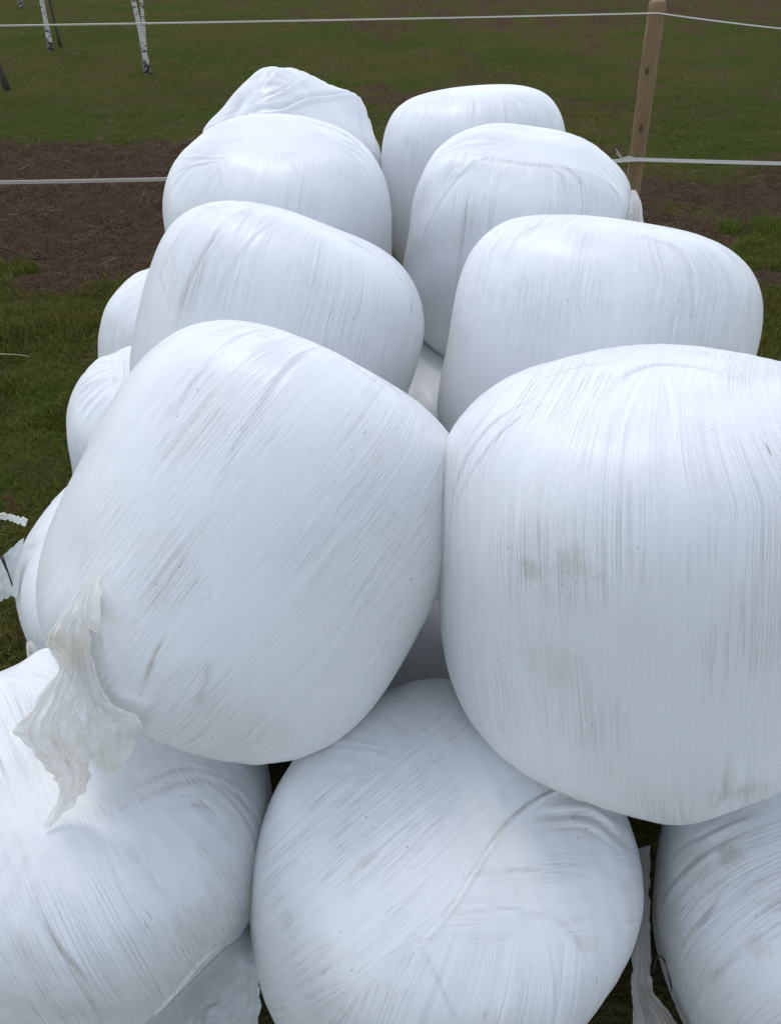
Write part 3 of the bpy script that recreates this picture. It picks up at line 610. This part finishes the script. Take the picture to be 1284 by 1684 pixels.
Lb = at_y(-420, 300, 7.2); Lb = Vector((Lb.x, Lb.y, -.2)); post(Lb, Lb+Vector((.03, .02, 2.75)), seed=2)
Rb = at_y(2300, 300, 8.3); Rb = Vector((Rb.x, Rb.y, -.2)); post(Rb, Rb+Vector((-.02, .02, 2.7)), seed=3)
tapem = simple("fence_tape", (0.58, 0.555, 0.49), .5, 60, .15)
def tape(pts, wid, name="tape", seed=0, tw=0.0):
    P = []; m_ = 40
    for a, b, sag in pts:
        for i in range(m_+1):
            t = i/m_; q = a.lerp(b, t); q.z -= sag*4*t*(1-t); P.append(q)
    P = np.array(P); n = len(P); T = np.gradient(P, axis=0); T /= np.linalg.norm(T, axis=1)[:, None]+1e-9
    up = np.tile([0., 0, 1], (n, 1)); sdv = np.cross(T, up); a = tw*np.sin(np.linspace(0, 9, n)+seed)[:, None]; D = up*np.cos(a)+sdv*np.sin(a)
    Nn = np.cross(T, D); th = .0025
    V = np.stack([P-D*wid/2-Nn*th, P+D*wid/2-Nn*th, P+D*wid/2+Nn*th, P-D*wid/2+Nn*th], 1).reshape(-1, 3)
    i = np.arange(n-1)[:, None]*4; F = np.concatenate([i+np.array([[k, (k+1) % 4, 4+(k+1) % 4, 4+k]]) for k in range(4)])
    o = link(name, mesh_np(name, V, F, None, False), tapem); o.parent = fence; o.matrix_parent_inverse = fence.matrix_world.inverted(); return o
pr = Vector((0, -.082, 0))
up_post = at_y(1077, 20, PY)+pr; lo_post = at_y(1047, 259, PY)+pr
tape([(at_y(-420, 48, 7.2), up_post, .01), (up_post, at_y(2300, 60, 8.3), .16)], .012, tw=.5)
tape([(at_y(-420, 303, 7.2), lo_post, .06), (lo_post, at_y(2300, 268, 8.3), .05)], .035, tw=.35)
kn = []
for k in range(7):
    a = np.array(at_y(1022, 260, PY-.05)); d_ = np.array([-.10*math.cos(k*.6-1.6), .03*math.sin(k*2.), .11*math.sin(k*.9-1.2)])
    kn.append(tube([np.array(lo_post), (a+np.array(lo_post))/2+d_*.2, a, a+d_*.8], [.006, .006, .005, .002], 6))
V, F, F3 = join(kn); o = link("knot", mesh_np("knot", V, F, F3), tapem); o.parent = fence; o.matrix_parent_inverse = fence.matrix_world.inverted()

# ------------------------------------------------------------------ birches
bark = birch_bark(); leafm = grass_material("birch_leaves", (0.06, 0.08, 0.02), (0.11, 0.12, 0.03), (0.20, 0.14, 0.04)); brown = simple("brown_bark", (0.060, 0.048, 0.038), .9, 9, .4, .01)
def birch(stems, label, mat, seed, hgt=7.5, name="birch_tree"):
    """stems: (pixel of the foot, pixel higher up the trunk, thickness)"""
    r = np.random.default_rng(seed)
    b0 = at_z(*stems[0][0]); root = bpy.data.objects.new(name, None); COL.objects.link(root); root.location = b0
    tag(root, label, "tree", "slender trees in the pasture")
    br = []; leaf = []
    for (pa, pb, R) in stems:
        a = at_z(*pa); b = at_y(pb[0], pb[1], a.y); d = (b-a)/max(b.z-a.z, .1)
        k = 30; P = []
        for i in range(k):
            t = i/(k-1)*hgt; P.append(np.array(a-b0)+np.array(d)*t+np.array([.05*math.sin(t*1.3+seed), .05*math.cos(t*1.1), -.1 if i == 0 else 0]))
        rad = [R*(1-.85*i/(k-1))*(1.5 if i == 0 else 1.15 if i == 1 else 1) for i in range(k)]
        V, F, F3 = tube(P, rad, 10, .05, seed); link("trunk", mesh_np("trunk", V, F, F3), mat, root)
        for q in range(26):
            i = int(r.integers(11, k-1)); az = r.uniform(0, 6.28); L = r.uniform(.5, 1.5)*(1-.5*i/k); p0 = P[i]
            dv = np.array([math.cos(az), math.sin(az), r.uniform(.3, .9)])
            pts = [p0+dv*L*s_+np.array([0, 0, -.35*L*s_*s_]) for s_ in (0, .3, .65, 1)]
            br.append(tube(pts, [.02, .014, .009, .003], 5))
            for s_ in r.uniform(.35, 1.05, 26):
                leaf.append(p0+dv*L*s_+np.array([0, 0, -.35*L*s_*s_])+r.normal(0, .09, 3))
    V, F, F3 = join(br); cr = link("crown", mesh_np("crown", V, F, F3), brown, root)
    Lp = np.array(leaf); n = len(Lp); u = r.normal(size=(n, 3)); u /= np.linalg.norm(u, axis=1)[:, None]; v = np.cross(u, r.normal(size=(n, 3))); v /= np.linalg.norm(v, axis=1)[:, None]
    s_ = (.02+.02*r.random(n))[:, None]; V = np.stack([Lp-u*s_*1.4, Lp+v*s_, Lp+u*s_*1.4, Lp-v*s_], 1).reshape(-1, 3)
    link("leaves", mesh_np("leaves", V, np.arange(n*4).reshape(-1, 4), None, False), leafm, cr)
    return root
birch([((239, 118), (219, 0), .066), ((236, 114), (232, 0), .048)], "twin stemmed white birch whose two trunks rise from one foot", bark, 1)
birch([((80, 80), (70, 0), .068)], "single white birch trunk at the upper left, left of the twin stemmed birch", bark, 2)
birch([((97, 70), (84, 0), .042)], "thin grey brown trunk just right of the single white birch", brown, 3, name="young_tree")
birch([((37, 12), (33, -10), .08)], "farthest pale birch, only its foot showing at the top left edge", bark, 4)
birch([((13, 143), (-5, 96), .065)], "dark leaning trunk cut by the left edge of the picture", brown, 5, name="dark_tree")
